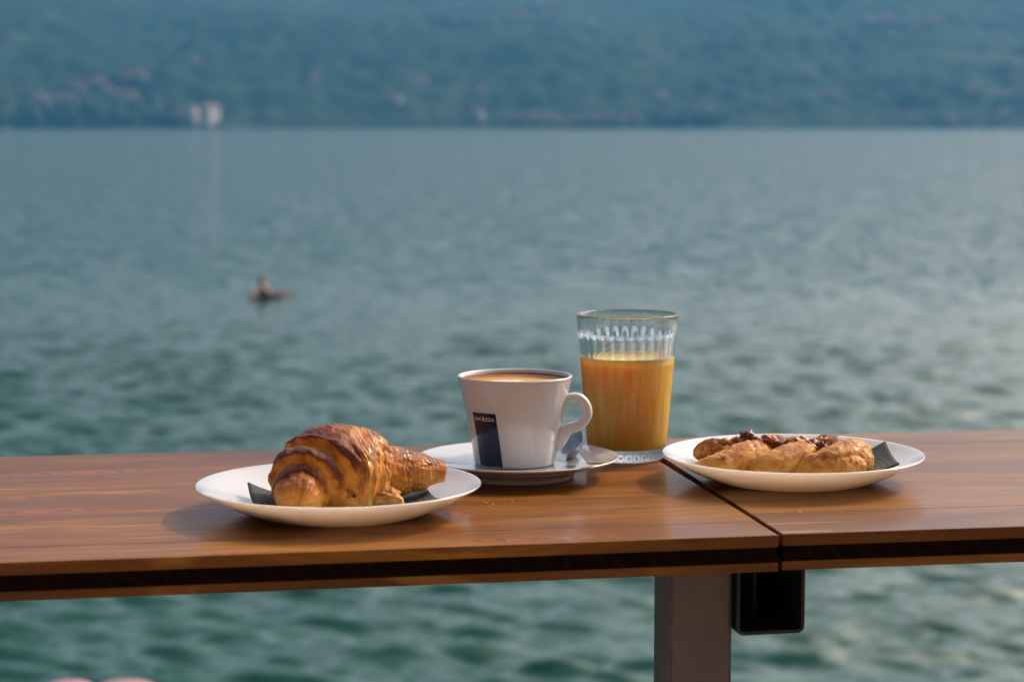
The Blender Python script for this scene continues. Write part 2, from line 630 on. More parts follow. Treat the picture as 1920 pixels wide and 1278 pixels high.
build_lake()

# ------------------------------------------------------------------ hills across the lake
SHORE = 3560.0


def hill_h(x, y):
    s = y - SHORE - 40 * fbm(x * 0.0012, 3.3)
    if s < 0:
        return -0.4 + s * 0.002 if s > -200 else -0.8
    h = 0.235 * s + 0.00001 * s * s
    h *= 1.0 + 0.28 * fbm(x * 0.0009, y * 0.0009, 0.0, 3)
    h += 26 * min(1, s / 200) * fbm(x * 0.0045, y * 0.0045, 5.0, 4)
    # spur rising at the left
    h += 60 * math.exp(-((x + 1050) / 240) ** 2) * min(1, s / 250)
    h += min(1, s / 40) * (12 * fbm(x * 0.028, y * 0.012, 9.0, 3) + 5)
    return max(440 * math.tanh(max(h, 0.3) / 440), 0.3)


def build_hills():
    xs = np.concatenate([-np.geomspace(6000, 1400, 22), np.arange(-1380, 1381, 11.0), np.geomspace(1400, 6000, 22)])
    ys = np.concatenate([np.arange(SHORE - 90, SHORE + 1500, 11.0), np.geomspace(SHORE + 1510, 9200, 40)])
    P = np.zeros((len(xs), len(ys), 3))
    for i, x in enumerate(xs):
        for j, y in enumerate(ys):
            P[i, j] = (x, y, hill_h(x, y))
    o = add('hills', grid_mesh('hills', P), M['hill'])
    o['kind'] = 'structure'


build_hills()


def on_hill(px, py):
    d = ray(px, py)
    t = (SHORE - 60) / d.y
    while t < 8000:
        p = Vector((0, 0, CAM_Z)) + d * t
        if p.z < hill_h(p.x, p.y):
            return p
        t += 4
    return p


def house_meshes(w, dpt, h, rh):
    wall = mesh('wall', [(-w, -dpt, -4), (w, -dpt, -4), (w, dpt, -4), (-w, dpt, -4), (-w, -dpt, h), (w, -dpt, h), (w, dpt, h), (-w, dpt, h),
                         (-w, 0, h + rh), (w, 0, h + rh)],
                [(0, 1, 5, 4), (2, 3, 7, 6), (0, 4, 8, 7, 3), (1, 2, 6, 9, 5), (3, 2, 1, 0)])
    e, t = 0.6, 0.35
    k = rh / dpt
    roof = mesh('roof', [(-w - e, -dpt - e, h - e * k + .03), (w + e, -dpt - e, h - e * k + .03), (w + e, 0, h + rh + .03), (-w - e, 0, h + rh + .03),
                         (-w - e, dpt + e, h - e * k + .03), (w + e, dpt + e, h - e * k + .03),
                         (-w - e, -dpt - e, h - e * k + t), (w + e, -dpt - e, h - e * k + t), (w + e, 0, h + rh + t), (-w - e, 0, h + rh + t),
                         (-w - e, dpt + e, h - e * k + t), (w + e, dpt + e, h - e * k + t)],
                [(6, 7, 8, 9), (9, 8, 11, 10), (3, 2, 1, 0), (4, 5, 2, 3), (0, 1, 7, 6), (5, 4, 10, 11), (1, 2, 8, 7), (2, 5, 11, 8), (3, 0, 6, 9), (4, 3, 9, 10)])
    return wall, roof


HOUSES = [house_meshes(6, 5, 6.5, 2.4), house_meshes(8, 5.5, 8.5, 2.6), house_meshes(5, 4.5, 5.5, 2.2)]
BIGH = house_meshes(11, 8, 20, 4)


def house(px, py, kind, wallmat, label, group, big=False, s=1.0, rz=None):
    p = on_hill(px, py)
    wm, rm = BIGH if big else HOUSES[kind % 3]
    e = empty('house', (p.x, p.y, hill_h(p.x, p.y) + 1.5), rng.uniform(-0.5, 0.5) if rz is None else rz, label, 'house', group)
    e.scale = (s, s, s)
    key = wm.name + wallmat
    w2 = bpy.data.meshes.get(key)
    if w2 is None:
        w2 = wm.copy(); w2.name = key
    add('wall', w2, M[wallmat], e, False)
    add('roof', rm, M['roof'], e, False)


house(362, 232, 0, 'house_bright', 'pinkish white lakefront building beside the brightest building on the far shore', None, True, 1.1, R(66))
house(393, 233, 0, 'house_bright', 'brightest tall white building on the far shore, beside its pinkish neighbour', None, True, 1.3, R(58))


def cluster(n, x0, x1, y0, y1, label, group, wm='plaster_wall', s=0.95):
    for k in range(n):
        house(x0 + (x1 - x0) * (k + rng.random()) / n, rng.uniform(y0, y1), k, wm, label, group, False, s * rng.uniform(0.85, 1.25))


cluster(9, 285, 350, 218, 233, 'small terracotta roofed house crowded beside the two tall white lakefront buildings', 'houses beside the white lakefront buildings')
cluster(20, 125, 275, 146, 200, 'house with terracotta roof in the village above the dark shore trees', 'village above the shore trees', s=1.0)
cluster(6, 60, 135, 190, 206, 'lone house half hidden at the edge of the dark shore trees', 'houses at the edge of the shore trees')
cluster(22, 815, 1065, 6, 48, 'house with pinkish roof in the village high on the wooded slope', 'high village in the middle of the slope', s=1.0)
cluster(14, 1610, 1775, 38, 54, 'pale house in the small hamlet high on the slope, beyond the high village', 'high hamlet', s=1.0)
cluster(20, 945, 1195, 226, 237, 'red roofed house in the long row at the foot of the wooded slope', 'lakefront row of red roofed houses', s=0.9)
cluster(8, 1690, 1900, 218, 234, 'pale lakefront house in the loose row past the green shore clump', 'loose row of pale lakefront houses')
for px, py, s in ((795, 165, 2.0), (590, 156, 1.6), (742, 196, 1.4), (902, 178, 1.7), (895, 222, 1.5), (1240, 194, 1.9), (1322, 203, 1.6), (1545, 184, 1.7),
                  (1562, 183, 1.4), (1650, 190, 1.5), (1830, 178, 1.7), (1884, 184, 1.4), (366, 120, 1.3), (1100, 120, 1.2)):
    house(px, py, int(px) % 3, 'house_white', 'pale villa standing alone among the trees of the wooded slope', 'villas scattered over the slope', False, s * 0.75)


def shore_wood(name, label, spots):
    bm = bmesh.new()
    for px, py, r in spots:
        p = on_hill(px, py)
        z0 = hill_h(p.x, p.y)
        tmp = bmesh.ops.create_icosphere(bm, subdivisions=2, radius=1.0)
        sx, sz = r * rng.uniform(0.8, 1.2), r * rng.uniform(0.9, 1.5)
        for v in tmp['verts']:
            q = v.co.copy()
            k = 1 + 0.35 * fbm(q.x * 2 + px, q.y * 2, q.z * 2 + py, 3)
            v.co = Vector((p.x + q.x * sx * k, p.y + q.y * sx * k, z0 + sz * 0.7 + q.z * sz * k))
    me = bpy.data.meshes.new(name)
    bm.to_mesh(me); bm.free()
    o = add(name, me, M['wood_mass'])
    o['kind'] = 'stuff'
    tag(o, label, 'trees')


shore_wood('shore_wood', 'dark band of trees along the far shore below the village',
           [(rng.uniform(-30, 335), rng.uniform(208, 237), rng.uniform(7, 13)) for _ in range(110)] +
           [(rng.uniform(190, 300), rng.uniform(198, 212), rng.uniform(8, 13)) for _ in range(22)])
shore_wood('shore_wood', 'green clump of trees at the far waterline past the red roofed row',
           [(rng.uniform(1235, 1360), rng.uniform(222, 237), rng.uniform(6, 10)) for _ in range(36)])

# small white motor boat far out
bp = at(9, 246, 0)
b = empty('motor_boat', bp, R(15), 'small white motor boat far out near the opposite shore', 'boat')
L, W = 5.0, 1.6
hv = []
for i in range(9):
    t = i / 8
    wd = W * (1 - t ** 3) ** 0.6 if t < 1 else 0.02
    zz = 1.0 + 0.5 * t * t
    hv += [(-L + 2 * L * t, -wd, zz), (-L + 2 * L * t, -wd * .6, -0.35), (-L + 2 * L * t, wd * .6, -0.35), (-L + 2 * L * t, wd, zz)]
hf = [(4 * i + k, 4 * i + (k + 1) % 4, 4 * i + 4 + (k + 1) % 4, 4 * i + 4 + k) for i in range(8) for k in range(4)] + [(3, 2, 1, 0)]
add('hull', mesh('hull', hv, hf), M['boat'], b, False)
add('cabin', box_mesh('cabin', -2.2, 1.6, -1.1, 1.1, 1.05, 2.6, 0.3), M['boat'], b)

# ------------------------------------------------------------------ bather on a float
sp = at(507, 560, 0.0)
e = empty('person', (sp.x, sp.y, -0.02), 0, 'bather sitting back on a navy air mat with legs stretched out', 'person')
J = {'pelvis': (-0.10, 0, 0.10, .15), 'waist': (-0.15, 0, 0.26, .135), 'chest': (-0.24, 0, 0.40, .17), 'neck': (-0.27, 0, 0.50, .07), 'head': (-0.26, 0, 0.58, .10), 'crown': (-0.26, 0, 0.64, .075),
     'hipL': (-0.06, .10, 0.09, .10), 'kneeL': (0.30, .13, 0.20, .07), 'ankL': (0.62, .13, 0.04, .045), 'toeL': (0.68, .13, 0.10, .035),
     'hipR': (-0.06, -.10, 0.09, .10), 'kneeR': (0.28, -.13, 0.15, .07), 'ankR': (0.62, -.12, 0.03, .045), 'toeR': (0.69, -.12, 0.09, .035),
     'shL': (-0.24, .19, 0.43, .06), 'elL': (-0.30, .27, 0.25, .045), 'haL': (-0.36, .27, 0.08, .035),
     'shR': (-0.24, -.19, 0.43, .06), 'elR': (-0.33, -.26, 0.26, .045), 'haR': (-0.40, -.26, 0.08, .035)}
E_ = [('pelvis', 'waist'), ('waist', 'chest'), ('chest', 'neck'), ('neck', 'head'), ('head', 'crown'), ('pelvis', 'hipL'), ('hipL', 'kneeL'), ('kneeL', 'ankL'), ('ankL', 'toeL'),
      ('pelvis', 'hipR'), ('hipR', 'kneeR'), ('kneeR', 'ankR'), ('ankR', 'toeR'), ('chest', 'shL'), ('shL', 'elL'), ('elL', 'haL'), ('chest', 'shR'), ('shR', 'elR'), ('elR', 'haR')]
e.scale = (0.76, 0.84, 0.76)
keys = list(J)
bme = bpy.data.meshes.new('body')
bme.from_pydata([J[k][:3] for k in keys], [(keys.index(a), keys.index(c)) for a, c in E_], [])
bo = add('body', bme, M['skin'], e, False)
sm = bo.modifiers.new('skin', 'SKIN')
for i, k in enumerate(keys):
    r = J[k][3]
    bme.skin_vertices[0].data[i].radius = (r, r)
    bme.skin_vertices[0].data[i].use_root = (k == 'pelvis')
bo.modifiers.new('sub', 'SUBSURF').render_levels = 2
hm = bpy.data.meshes.new('hair')
bm = bmesh.new()
bmesh.ops.create_icosphere(bm, subdivisions=2, radius=0.112)
for v in list(bm.verts):
    if v.co.z < -0.03 and v.co.x > -0.02:
        v.co.z = -0.03
bm.to_mesh(hm); bm.free()
ho = add('hair', hm, M['hair'], e)
ho.location = (-0.275, 0, 0.61)
fe = empty('air_mat', (sp.x, sp.y, 0), 0, 'navy air mat under the bather on the lake', 'air mat')
for k in range(4):
    bmm = bmesh.new()
    bmesh.ops.create_uvsphere(bmm, u_segments=16, v_segments=12, radius=1.0)
    for v in bmm.verts:
        v.co = Vector((0.02 + math.copysign(abs(v.co.x) ** 0.45, v.co.x) * 0.36, -0.27 + 0.18 * k + v.co.y * 0.10, 0.01 + v.co.z * 0.085))
    me = bpy.data.meshes.new('tube')
    bmm.to_mesh(me); bmm.free()
    add('tube', me, M['float_navy'], fe)
bmm = bmesh.new()
bmesh.ops.create_uvsphere(bmm, u_segments=16, v_segments=12, radius=1.0)
for v in bmm.verts:
    v.co = Vector((-0.36 + v.co.x * 0.10, math.copysign(abs(v.co.y) ** 0.5, v.co.y) * 0.36, 0.09 + v.co.z * 0.11))
me = bpy.data.meshes.new('pillow'); bmm.to_mesh(me); bmm.free()
add('pillow', me, M['float_pink'], fe)

# inflatable lounger drifting close below the terrace
pp = at(200, 1361, 0.0)
fl = empty('inflatable_lounger', pp, R(6), 'pink inflatable lounger with pale blue side tube, afloat below the table', 'inflatable')


def blob(name, c, r, pw, mat, parent):
    bmm = bmesh.new()
    bmesh.ops.create_uvsphere(bmm, u_segments=24, v_segments=16, radius=1.0)
    for v in bmm.verts:
        v.co = Vector([c[i] + math.copysign(abs(v.co[i]) ** pw[i], v.co[i]) * r[i] for i in range(3)])
    me = bpy.data.meshes.new(name); bmm.to_mesh(me); bmm.free()
    return add(name, me, mat, parent)


blob('backrest_lobe', (-0.25, 0.1, 0.14), (0.20, 0.14, 0.15), (.8, 1, .8), M['float_pink'], fl)
blob('backrest_lobe', (0.12, 0.1, 0.135), (0.24, 0.14, 0.145), (.7, 1, .8), M['float_pink'], fl)
blob('side_tube', (0.36, -0.2, 0.09), (0.11, 0.5, 0.15), (1, .6, 1), M['float_blue'], fl)
blob('side_tube', (-0.45, -0.25, 0.05), (0.10, 0.5, 0.12), (1, .6, 1), M['float_pink'], fl)
blob('seat', (-0.03, -0.3, 0.0), (0.36, 0.48, 0.09), (.6, .6, .8), M['float_pink'], fl)

# ------------------------------------------------------------------ terrace under the table (below the frame)
tz = TOP - 1.05
to = add('terrace', box_mesh('terrace', -60, 60, -45, 2.1, -1.0 + 0.5, tz), M['terrace'], None, False)
to['kind'] = 'structure'

# unseen wall added behind the viewer, to darken the surfaces that face it
wo = add('plaster_wall', box_mesh('plaster_wall', -30, 30, -7.5, -4.0, tz + .004, tz + 7.5), mat_plain('shade_wall_plaster', (0.19, 0.135, 0.105), 0.85, 0.1, 1.5), None, False)
wo['kind'] = 'structure'

# ------------------------------------------------------------------ tables
T_BOARD, T_CORE, T_BASE = 0.0083, 0.0102, 0.0062
YAW = R(10.4)


def table(u0, u1, cuts, origin, yaw, label):
    """local frame: X along the table, Y across it (0 = front edge), Z = 0 at the top"""
    e = empty('bar_table', origin, yaw, label, 'table')
    for a, c in zip(cuts, cuts[1:]):
        # boards lie side by side, edges eased by under a millimetre
        me = box_mesh('plank', u0, u1, a + 0.00012, c - 0.00012, -T_BOARD, 0, 0.0009 if a == 0 or c == cuts[-1] else 0.0003, 3)
        add('plank', me, M['wood'], e, False)
    add('core_layer', box_mesh('core_layer', u0 + .0008, u1 - .0008, 0.0012, cuts[-1] - .0012, -T_BOARD - T_CORE + .0001, -T_BOARD - .0001), M['core'], e, False)
    add('base_layer', box_mesh('base_layer', u0, u1, 0.0003, cuts[-1] - .0003, -T_BOARD - T_CORE - T_BASE, -T_BOARD - T_CORE, 0.0007), M['wood'], e, False)
    return e


def uv_to_world(u, v, yaw=YAW):
    return Vector((u * math.cos(yaw) - v * math.sin(yaw), u * math.sin(yaw) + v * math.cos(yaw), TOP))


VF = 1.3427
table(-1.55, 0.0, [0, 0.050, 0.163, 0.274, 0.386, 0.4405], uv_to_world(0.4268, VF), YAW, 'brown varnished board table carrying the croissant plate, coffee and juice')
rc = Vector((0.1803, 1.4010, TOP))
table(0.0, 1.5, [0, 0.078, 0.190, 0.302, 0.372, 0.4405], rc, R(9.6), 'brown varnished board table beyond the dark gap, under the braided pastry')

# ------------------------------------------------------------------ steel frame under the joint
fr_o = uv_to_world(0.4268, VF)
fe = empty('table_frame', (fr_o.x, fr_o.y, tz), YAW, 'steel frame with weathered grey leg and open square tube under the table joint', 'frame')
zt = TOP - tz - T_BOARD - T_CORE - T_BASE - 0.0006


def tube_mesh(name, x0, x1, y0, y1, z0, z1, th, rad):
    """square tube along Y, open ends, rounded corners"""
    def loop(ins):
        a0, a1, c0, c1, r = x0 + ins, x1 - ins, z0 + ins, z1 - ins, max(rad - ins, 0.001)
        pts = []
        for cx, cz, s in ((a1 - r, c1 - r, 0), (a0 + r, c1 - r, 1), (a0 + r, c0 + r, 2), (a1 - r, c0 + r, 3)):
            for k in range(6):
                t = (s + k / 5) * math.pi / 2
                pts.append((cx + r * math.cos(t), cz + r * math.sin(t)))
        return pts
    o, i = loop(0), loop(th)
    n = len(o)
    v = [(x, y0, z) for x, z in o] + [(x, y1, z) for x, z in o] + [(x, y0, z) for x, z in i] + [(x, y1, z) for x, z in i]
    f = []
    for k in range(n):
        k2 = (k + 1) % n
        f += [(k, k2, n + k2, n + k), (2 * n + k2, 2 * n + k, 3 * n + k, 3 * n + k2), (k2, k, 2 * n + k, 2 * n + k2), (n + k, n + k2, 3 * n + k2, 3 * n + k)]
    me = mesh(name, v, f)
    bm = bmesh.new(); bm.from_mesh(me); bmesh.ops.recalc_face_normals(bm, faces=bm.faces); bm.to_mesh(me); bm.free()
    return me


TX0, TX1 = -0.0208, 0.0272
add('cross_tube', tube_mesh('cross_tube', TX0, TX1, 0.026, 0.42, zt - 0.048, zt, 0.0024, 0.005), M['frame_dark'], fe, False)
# threaded bolt through the tube
bv = []
for k in range(60):
    rr = 0.0030 + 0.0006 * (k % 2)
    bv.append((rr, zt - 0.0455 + 0.043 * k / 59))
bolt = add('bolt', lathe('bolt', [(0, bv[0][1])] + bv + [(0, bv[-1][1])], 16), M['frame_dark'], fe)
bolt.location = (0.006, 0.075, 0)
# leg: one square steel post beside the tube
LX0, LX1, LY0, LY1 = TX0 - 0.0457, TX0 - 0.0012, 0.032, 0.075
post = mesh('leg', [(LX0, LY0, 0), (LX1, LY0, 0), (LX1, LY1, 0), (LX0, LY1, 0), (LX0, LY0, zt), (LX1, LY0, zt), (LX1, LY1, zt), (LX0, LY1, zt)],
            [(0, 1, 5, 4), (1, 2, 6, 5), (2, 3, 7, 6), (3, 0, 4, 7), (4, 5, 6, 7), (3, 2, 1, 0)])
bm = bmesh.new(); bm.from_mesh(post)
bmesh.ops.bevel(bm, geom=[ed for ed in bm.edges if abs(ed.verts[0].co.x - ed.verts[1].co.x) < 1e-6 and abs(ed.verts[0].co.y - ed.verts[1].co.y) < 1e-6], offset=0.0025, segments=3, affect='EDGES')
bm.to_mesh(post); bm.free()
add('leg', post, M['frame_leg'], fe, False)
add('foot_plate', box_mesh('foot_plate', LX0 - .03, LX1 + .03, LY0 - .03, LY1 + .03, 0.0005, 0.006, 0.001), M['frame_grey'], fe, False)

# ------------------------------------------------------------------ plates
PL_PROF = smooth_prof([(0, .0040), (.044, .0040), (.056, .0054), (.072, .0104), (.086, .0158), (.0950, .0198), (.0980, .0211), (.0993, .0216), (.0997, .0210), (.0990, .0200),
                       (.090, .0148), (.077, .0078), (.064, .0024), (.058, .0006), (.0555, 0), (.053, .0004), (.050, .0014), (0, .0015)], 6)
PLATE = lathe('plate', PL_PROF, 128)


def plate_z(r):
    """height of the plate's upper surface"""
    pts = [(p[0], p[1]) for p in PL_PROF[:6 * 7]]
    for (a, za), (c, zc) in zip(pts, pts[1:]):
        if a <= r <= c and c > a:
            return za + (zc - za) * (r - a) / (c - a)
    return pts[-1][1]


PLX, PRX = Vector((-0.1215, 1.4795, TOP + .0002)), Vector((0.2150, 1.6180, TOP + .0002))
for loc, label in ((PLX, 'white porcelain plate under the croissant'), (PRX, 'white porcelain plate under the braided nut pastry')):
    o = add('plate', PLATE, M['plate'])
    o.location = loc
    tag(o, label, 'plate', 'dinner plates')

# ------------------------------------------------------------------ napkins
def napkin(loc, x0, x1, y0, y1, rz, lifts, label):
    """folded paper napkin; lifts = how far the four corners (x0y0, x0y1, x1y0, x1y1) stand off the plate"""
    n, k = 48, 32
    P = np.zeros((n, k, 3))
    c, s = math.cos(rz), math.sin(rz)
    for i in range(n):
        for j in range(k):
            u, v = i / (n - 1), j / (k - 1)
            x, y = x0 + (x1 - x0) * u, y0 + (y1 - y0) * v
            X, Y = x * c - y * s, x * s + y * c
            el = (lifts[0] * (1 - v) + lifts[1] * v) * max(0, 1 - u / .45) ** 1.3 + (lifts[2] * (1 - v) + lifts[3] * v) * max(0, 1 - (1 - u) / .45) ** 1.3
            z = plate_z(math.hypot(X, Y)) + 0.0005 + el + 0.0004 * fbm(X * 60, Y * 60, 2.0, 2)
            P[i, j] = (X, Y, max(z, plate_z(math.hypot(X, Y)) + .0003))
    me = grid_mesh('napkin', P)
    uvl = me.uv_layers.new(name='UVMap')
    vi = np.zeros(len(me.loops), dtype=np.int32); me.loops.foreach_get('vertex_index', vi)
    uvs = np.stack([(vi // k) / (n - 1), (vi % k) / (k - 1)], -1).astype(np.float32)
    uvl.data.foreach_set('uv', uvs.reshape(-1))
    o = add('napkin', me, M['napkin'])
    so = o.modifiers.new('ply', 'SOLIDIFY'); so.thickness = 0.0014; so.offset = 1
    o.location = loc
    tag(o, label, 'napkin', 'dark paper napkins')


napkin(PLX, -.0620, .0660, -.042, .028, R(11), (.0030, .0085, .001, .001), 'dark grey embossed paper napkin under the croissant')
napkin(PRX, -.040, .0765, -.034, .033, R(-1), (0, 0, .0025, .0095), 'dark grey embossed paper napkin sticking out beside the braided pastry')

# ------------------------------------------------------------------ croissant
def crom(P, t):
    n = len(P) - 1
    i = min(int(t * n), n - 1)
    f = t * n - i
    p0, p1, p2, p3 = P[max(i - 1, 0)], P[i], P[i + 1], P[min(i + 2, n)]
    return 0.5 * ((2 * p1) + (p2 - p0) * f + (2 * p0 - 5 * p1 + 4 * p2 - p3) * f * f + (3 * p1 - p0 - 3 * p2 + p3) * f ** 3)


def pastry_mesh(name, pos, bake, uv=None):
    me = grid_mesh(name, pos, close_v=True)
    a = me.attributes.new('bake', 'FLOAT', 'POINT')
    a.data.foreach_set('value', bake.reshape(-1).astype(np.float32))
    if uv is not None:
        ul = me.uv_layers.new(name='UVMap')
        vi = np.zeros(len(me.loops), dtype=np.int32); me.loops.foreach_get('vertex_index', vi)
        ul.data.foreach_set('uv', uv.reshape(-1, 2)[vi].reshape(-1).astype(np.float32))
    return me


def croissant(loc):
    ax = [Vector(p) for p in ((-2.2, -6.1, 1.6), (-2.3, -5.0, 1.85), (-2.3, -3.8, 2.1), (-1.9, -2.6, 2.4), (-1.2, -1.4, 2.65), (-0.2, -0.3, 2.8), (1.3, 0.6, 2.8), (3.0, 1.3, 2.7), (4.7, 1.9, 2.6), (6.1, 2.4, 2.55), (7.4, 2.8, 2.5))]
    N = 400
    C = [crom(ax, i / N) for i in range(N + 1)]
    S = [0.0]
    for a, c in zip(C, C[1:]):
        S.append(S[-1] + (c - a).length)
    S = np.array(S)
    mid = S[int(N * 0.5)]
    S = S - mid
    Ca = np.array([tuple(c) for c in C])
    # radius along the axis; vertical drops are the edges of the rolled layers. third value: how browned
    prof = [(S[0] + .10, 0.05, .35), (S[0] + .14, 0.75, .35), (S[0] + .35, 1.20, .45), (S[0] + .8, 1.50, .55), (-4.75, 1.62, .60), (-4.62, 1.66, .75), (-4.68, 1.78, .95), (-4.3, 1.90, .75), (-3.9, 1.92, .55), (-3.45, 1.84, .30),
            (-3.32, 1.95, .25), (-3.40, 2.42, .60), (-3.36, 2.62, 1.0), (-3.05, 2.74, .95), (-2.6, 2.70, .62), (-2.2, 2.50, .30),
            (-1.95, 2.40, .12), (-1.80, 2.60, .25), (-1.86, 3.05, .42), (-1.80, 3.26, .95), (-1.4, 3.36, .85), (-0.7, 3.40, .72), (0.2, 3.38, .64), (1.2, 3.30, .58), (2.2, 3.12, .55), (3.0, 2.82, .60), (3.4, 2.5, .72), (3.5, 2.3, .78), (3.45, 2.05, .4),
            (3.42, 2.0, .25), (3.55, 1.93, .35), (4.0, 1.92, .55), (4.7, 1.80, .66), (5.3, 1.62, .78), (5.5, 1.52, .9), (5.46, 1.34, .4), (5.6, 1.38, .5), (6.1, 1.38, .62), (6.7, 1.24, .68), (7.15, 0.98, .7), (S[-1] - .12, .75, .6), (S[-1] - .06, .04, .6)]
    pr = np.array(prof)
    seg = np.sqrt(np.diff(pr[:, 0]) ** 2 + np.diff(pr[:, 1]) ** 2)
    cum = np.concatenate([[0], np.cumsum(seg)])
    n, k = 420, 150
    tt = np.linspace(0, cum[-1], n)
    ss, rr, bb = (np.interp(tt, cum, pr[:, q]) for q in range(3))
    # soften the polyline a little
    ker = np.array([1, 2, 3, 2, 1.]) / 9
    for arr in (ss, rr, bb):
        arr[2:-2] = np.convolve(arr, ker, 'valid')
    pos = np.zeros((n, k, 3)); bake = np.zeros((n, k)); uv = np.zeros((n, k, 2))
    tang = np.gradient(Ca, axis=0)
    for i in range(n):
        amp = min(1.0, rr[i] / 1.5)
        for j in range(k):
            th = 2 * math.pi * j / k
            cs, sn = math.cos(th), math.sin(th)
            # edges of the layers wander round the roll
            s = ss[i] + amp * (0.22 * fbm(cs * 0.9 + 3, sn * 0.9, ss[i] * 0.25, 2) + 0.13 * fbm(cs * 3, sn * 3, ss[i] * 0.4 + 7, 2) + 0.06 * fbm(cs * 9, sn * 9, ss[i] * 0.5 + 3, 2))
            s = min(max(s, S[0] + 0.01), S[-1] - 0.01)
            c = np.array([np.interp(s, S, Ca[:, q]) for q in range(3)])
            ti = int(np.interp(s, S, np.arange(N + 1)))
            t = tang[ti] / np.linalg.norm(tang[ti])
            side = np.array([t[1], -t[0], 0.0]); side /= np.linalg.norm(side)
            up = np.cross(side, t)
            if up[2] < 0:
                up = -up
            r = rr[i]
            lump = 1 + amp * (0.075 * fbm(cs * 1.3, sn * 1.3, s * 0.5 + 2, 3) + 0.032 * fbm(cs * 5, sn * 5, s * 1.6, 4))
            # fine ridges that follow the layer edges
            fr = (s * 2.6 + 1.1 * fbm(cs * 1.3, sn * 1.3, s * 0.6, 3) + 0.25 * fbm(cs * 5, sn * 5, s * 2, 2)) % 1.0
            ridge = 0.075 * (fr if s < -0.5 else 1 - fr) * amp * (0.5 + 0.5 * fbm(cs * 2 + 9, sn * 2, s * 0.9, 2))
            wf = 1.02 + 0.20 * math.exp(-((s + 0.3) / 2.2) ** 2)
            p = c + (side * cs * r * wf + up * sn * r * 0.98) * lump + (side * cs + up * sn) * ridge
            R_ = math.hypot(p[0], p[1]) / 100
            floor = plate_z(min(R_, .098)) * 100 + 0.22
            if p[2] < floor + 0.25:
                p[2] = floor + 0.25 * math.exp((p[2] - floor - 0.25) / 0.5) * 0.9
            pos[i, j] = p / 100
            bake[i, j] = bb[i] * (0.64 + 0.50 * max(-0.6, sn)) + 0.18 * fbm(cs * 2 + 5, sn * 2, s * 1.1, 3)
            uv[i, j] = (s, (th / 6.283) * 4)
    bake = np.clip(bake, 0, 1)
    e = empty('croissant', loc, 0, 'golden brown flaky croissant with dark glazed ridges on a white plate', 'croissant')
    add('crust', pastry_mesh('crust', pos, bake, uv * np.array([0.35, 1.0])), M['croissant'], e)

    def lump(name, c, r, mat, seed, b0):
        n2, k2 = 40, 48
        pos = np.zeros((n2, k2, 3)); bk = np.zeros((n2, k2))
        for i in range(n2):
            ph = math.pi * (i + .02) / (n2 - 1 + .04)
            for j in range(k2):
                th = 2 * math.pi * j / k2
                d = Vector((math.sin(ph) * math.cos(th), math.sin(ph) * math.sin(th), math.cos(ph)))
                f = 1 + 0.28 * fbm(d.x * 1.3 + seed, d.y * 1.3, d.z * 1.3, 4)
                d2 = Vector([math.copysign(abs(q) ** 0.7, q) for q in d])
                p = Vector((c[0] + d2.x * r[0] * f, c[1] + d2.y * r[1] * f, c[2] + d2.z * r[2] * f))
                fl = plate_z(min(math.hypot(p.x, p.y) / 100, .098)) * 100 + .2
                p.z = max(p.z, fl)
                pos[i, j] = p / 100
                bk[i, j] = b0 + 0.5 * max(0, d.z) + 0.3 * fbm(p.x * 2, p.y * 2, p.z * 2 + seed, 3)
        return add(name, pastry_mesh(name, pos, np.clip(bk, 0, 1)), mat, e)
    # pale torn layers showing under the right flank
    lump('dough_flap', (2.95, -1.3, 1.15), (1.60, 1.0, 0.85), M['dough'], 3.0, 0.30)
    lump('dough_flap', (0.85, -2.35, 1.2), (1.45, 1.05, 1.35), M['dough'], 8.0, 0.42)
    for q, sz in (((1.35, -3.45, 1.75), .13), ((6.35, 1.45, 3.2), .10)):
        bm = bmesh.new(); bmesh.ops.create_icosphere(bm, subdivisions=2, radius=sz / 100)
        me = bpy.data.meshes.new('burnt_speck'); bm.to_mesh(me); bm.free()
        o = add('burnt_speck', me, M['speck'], e)
        o.location = Vector(q) / 100


croissant(PLX)

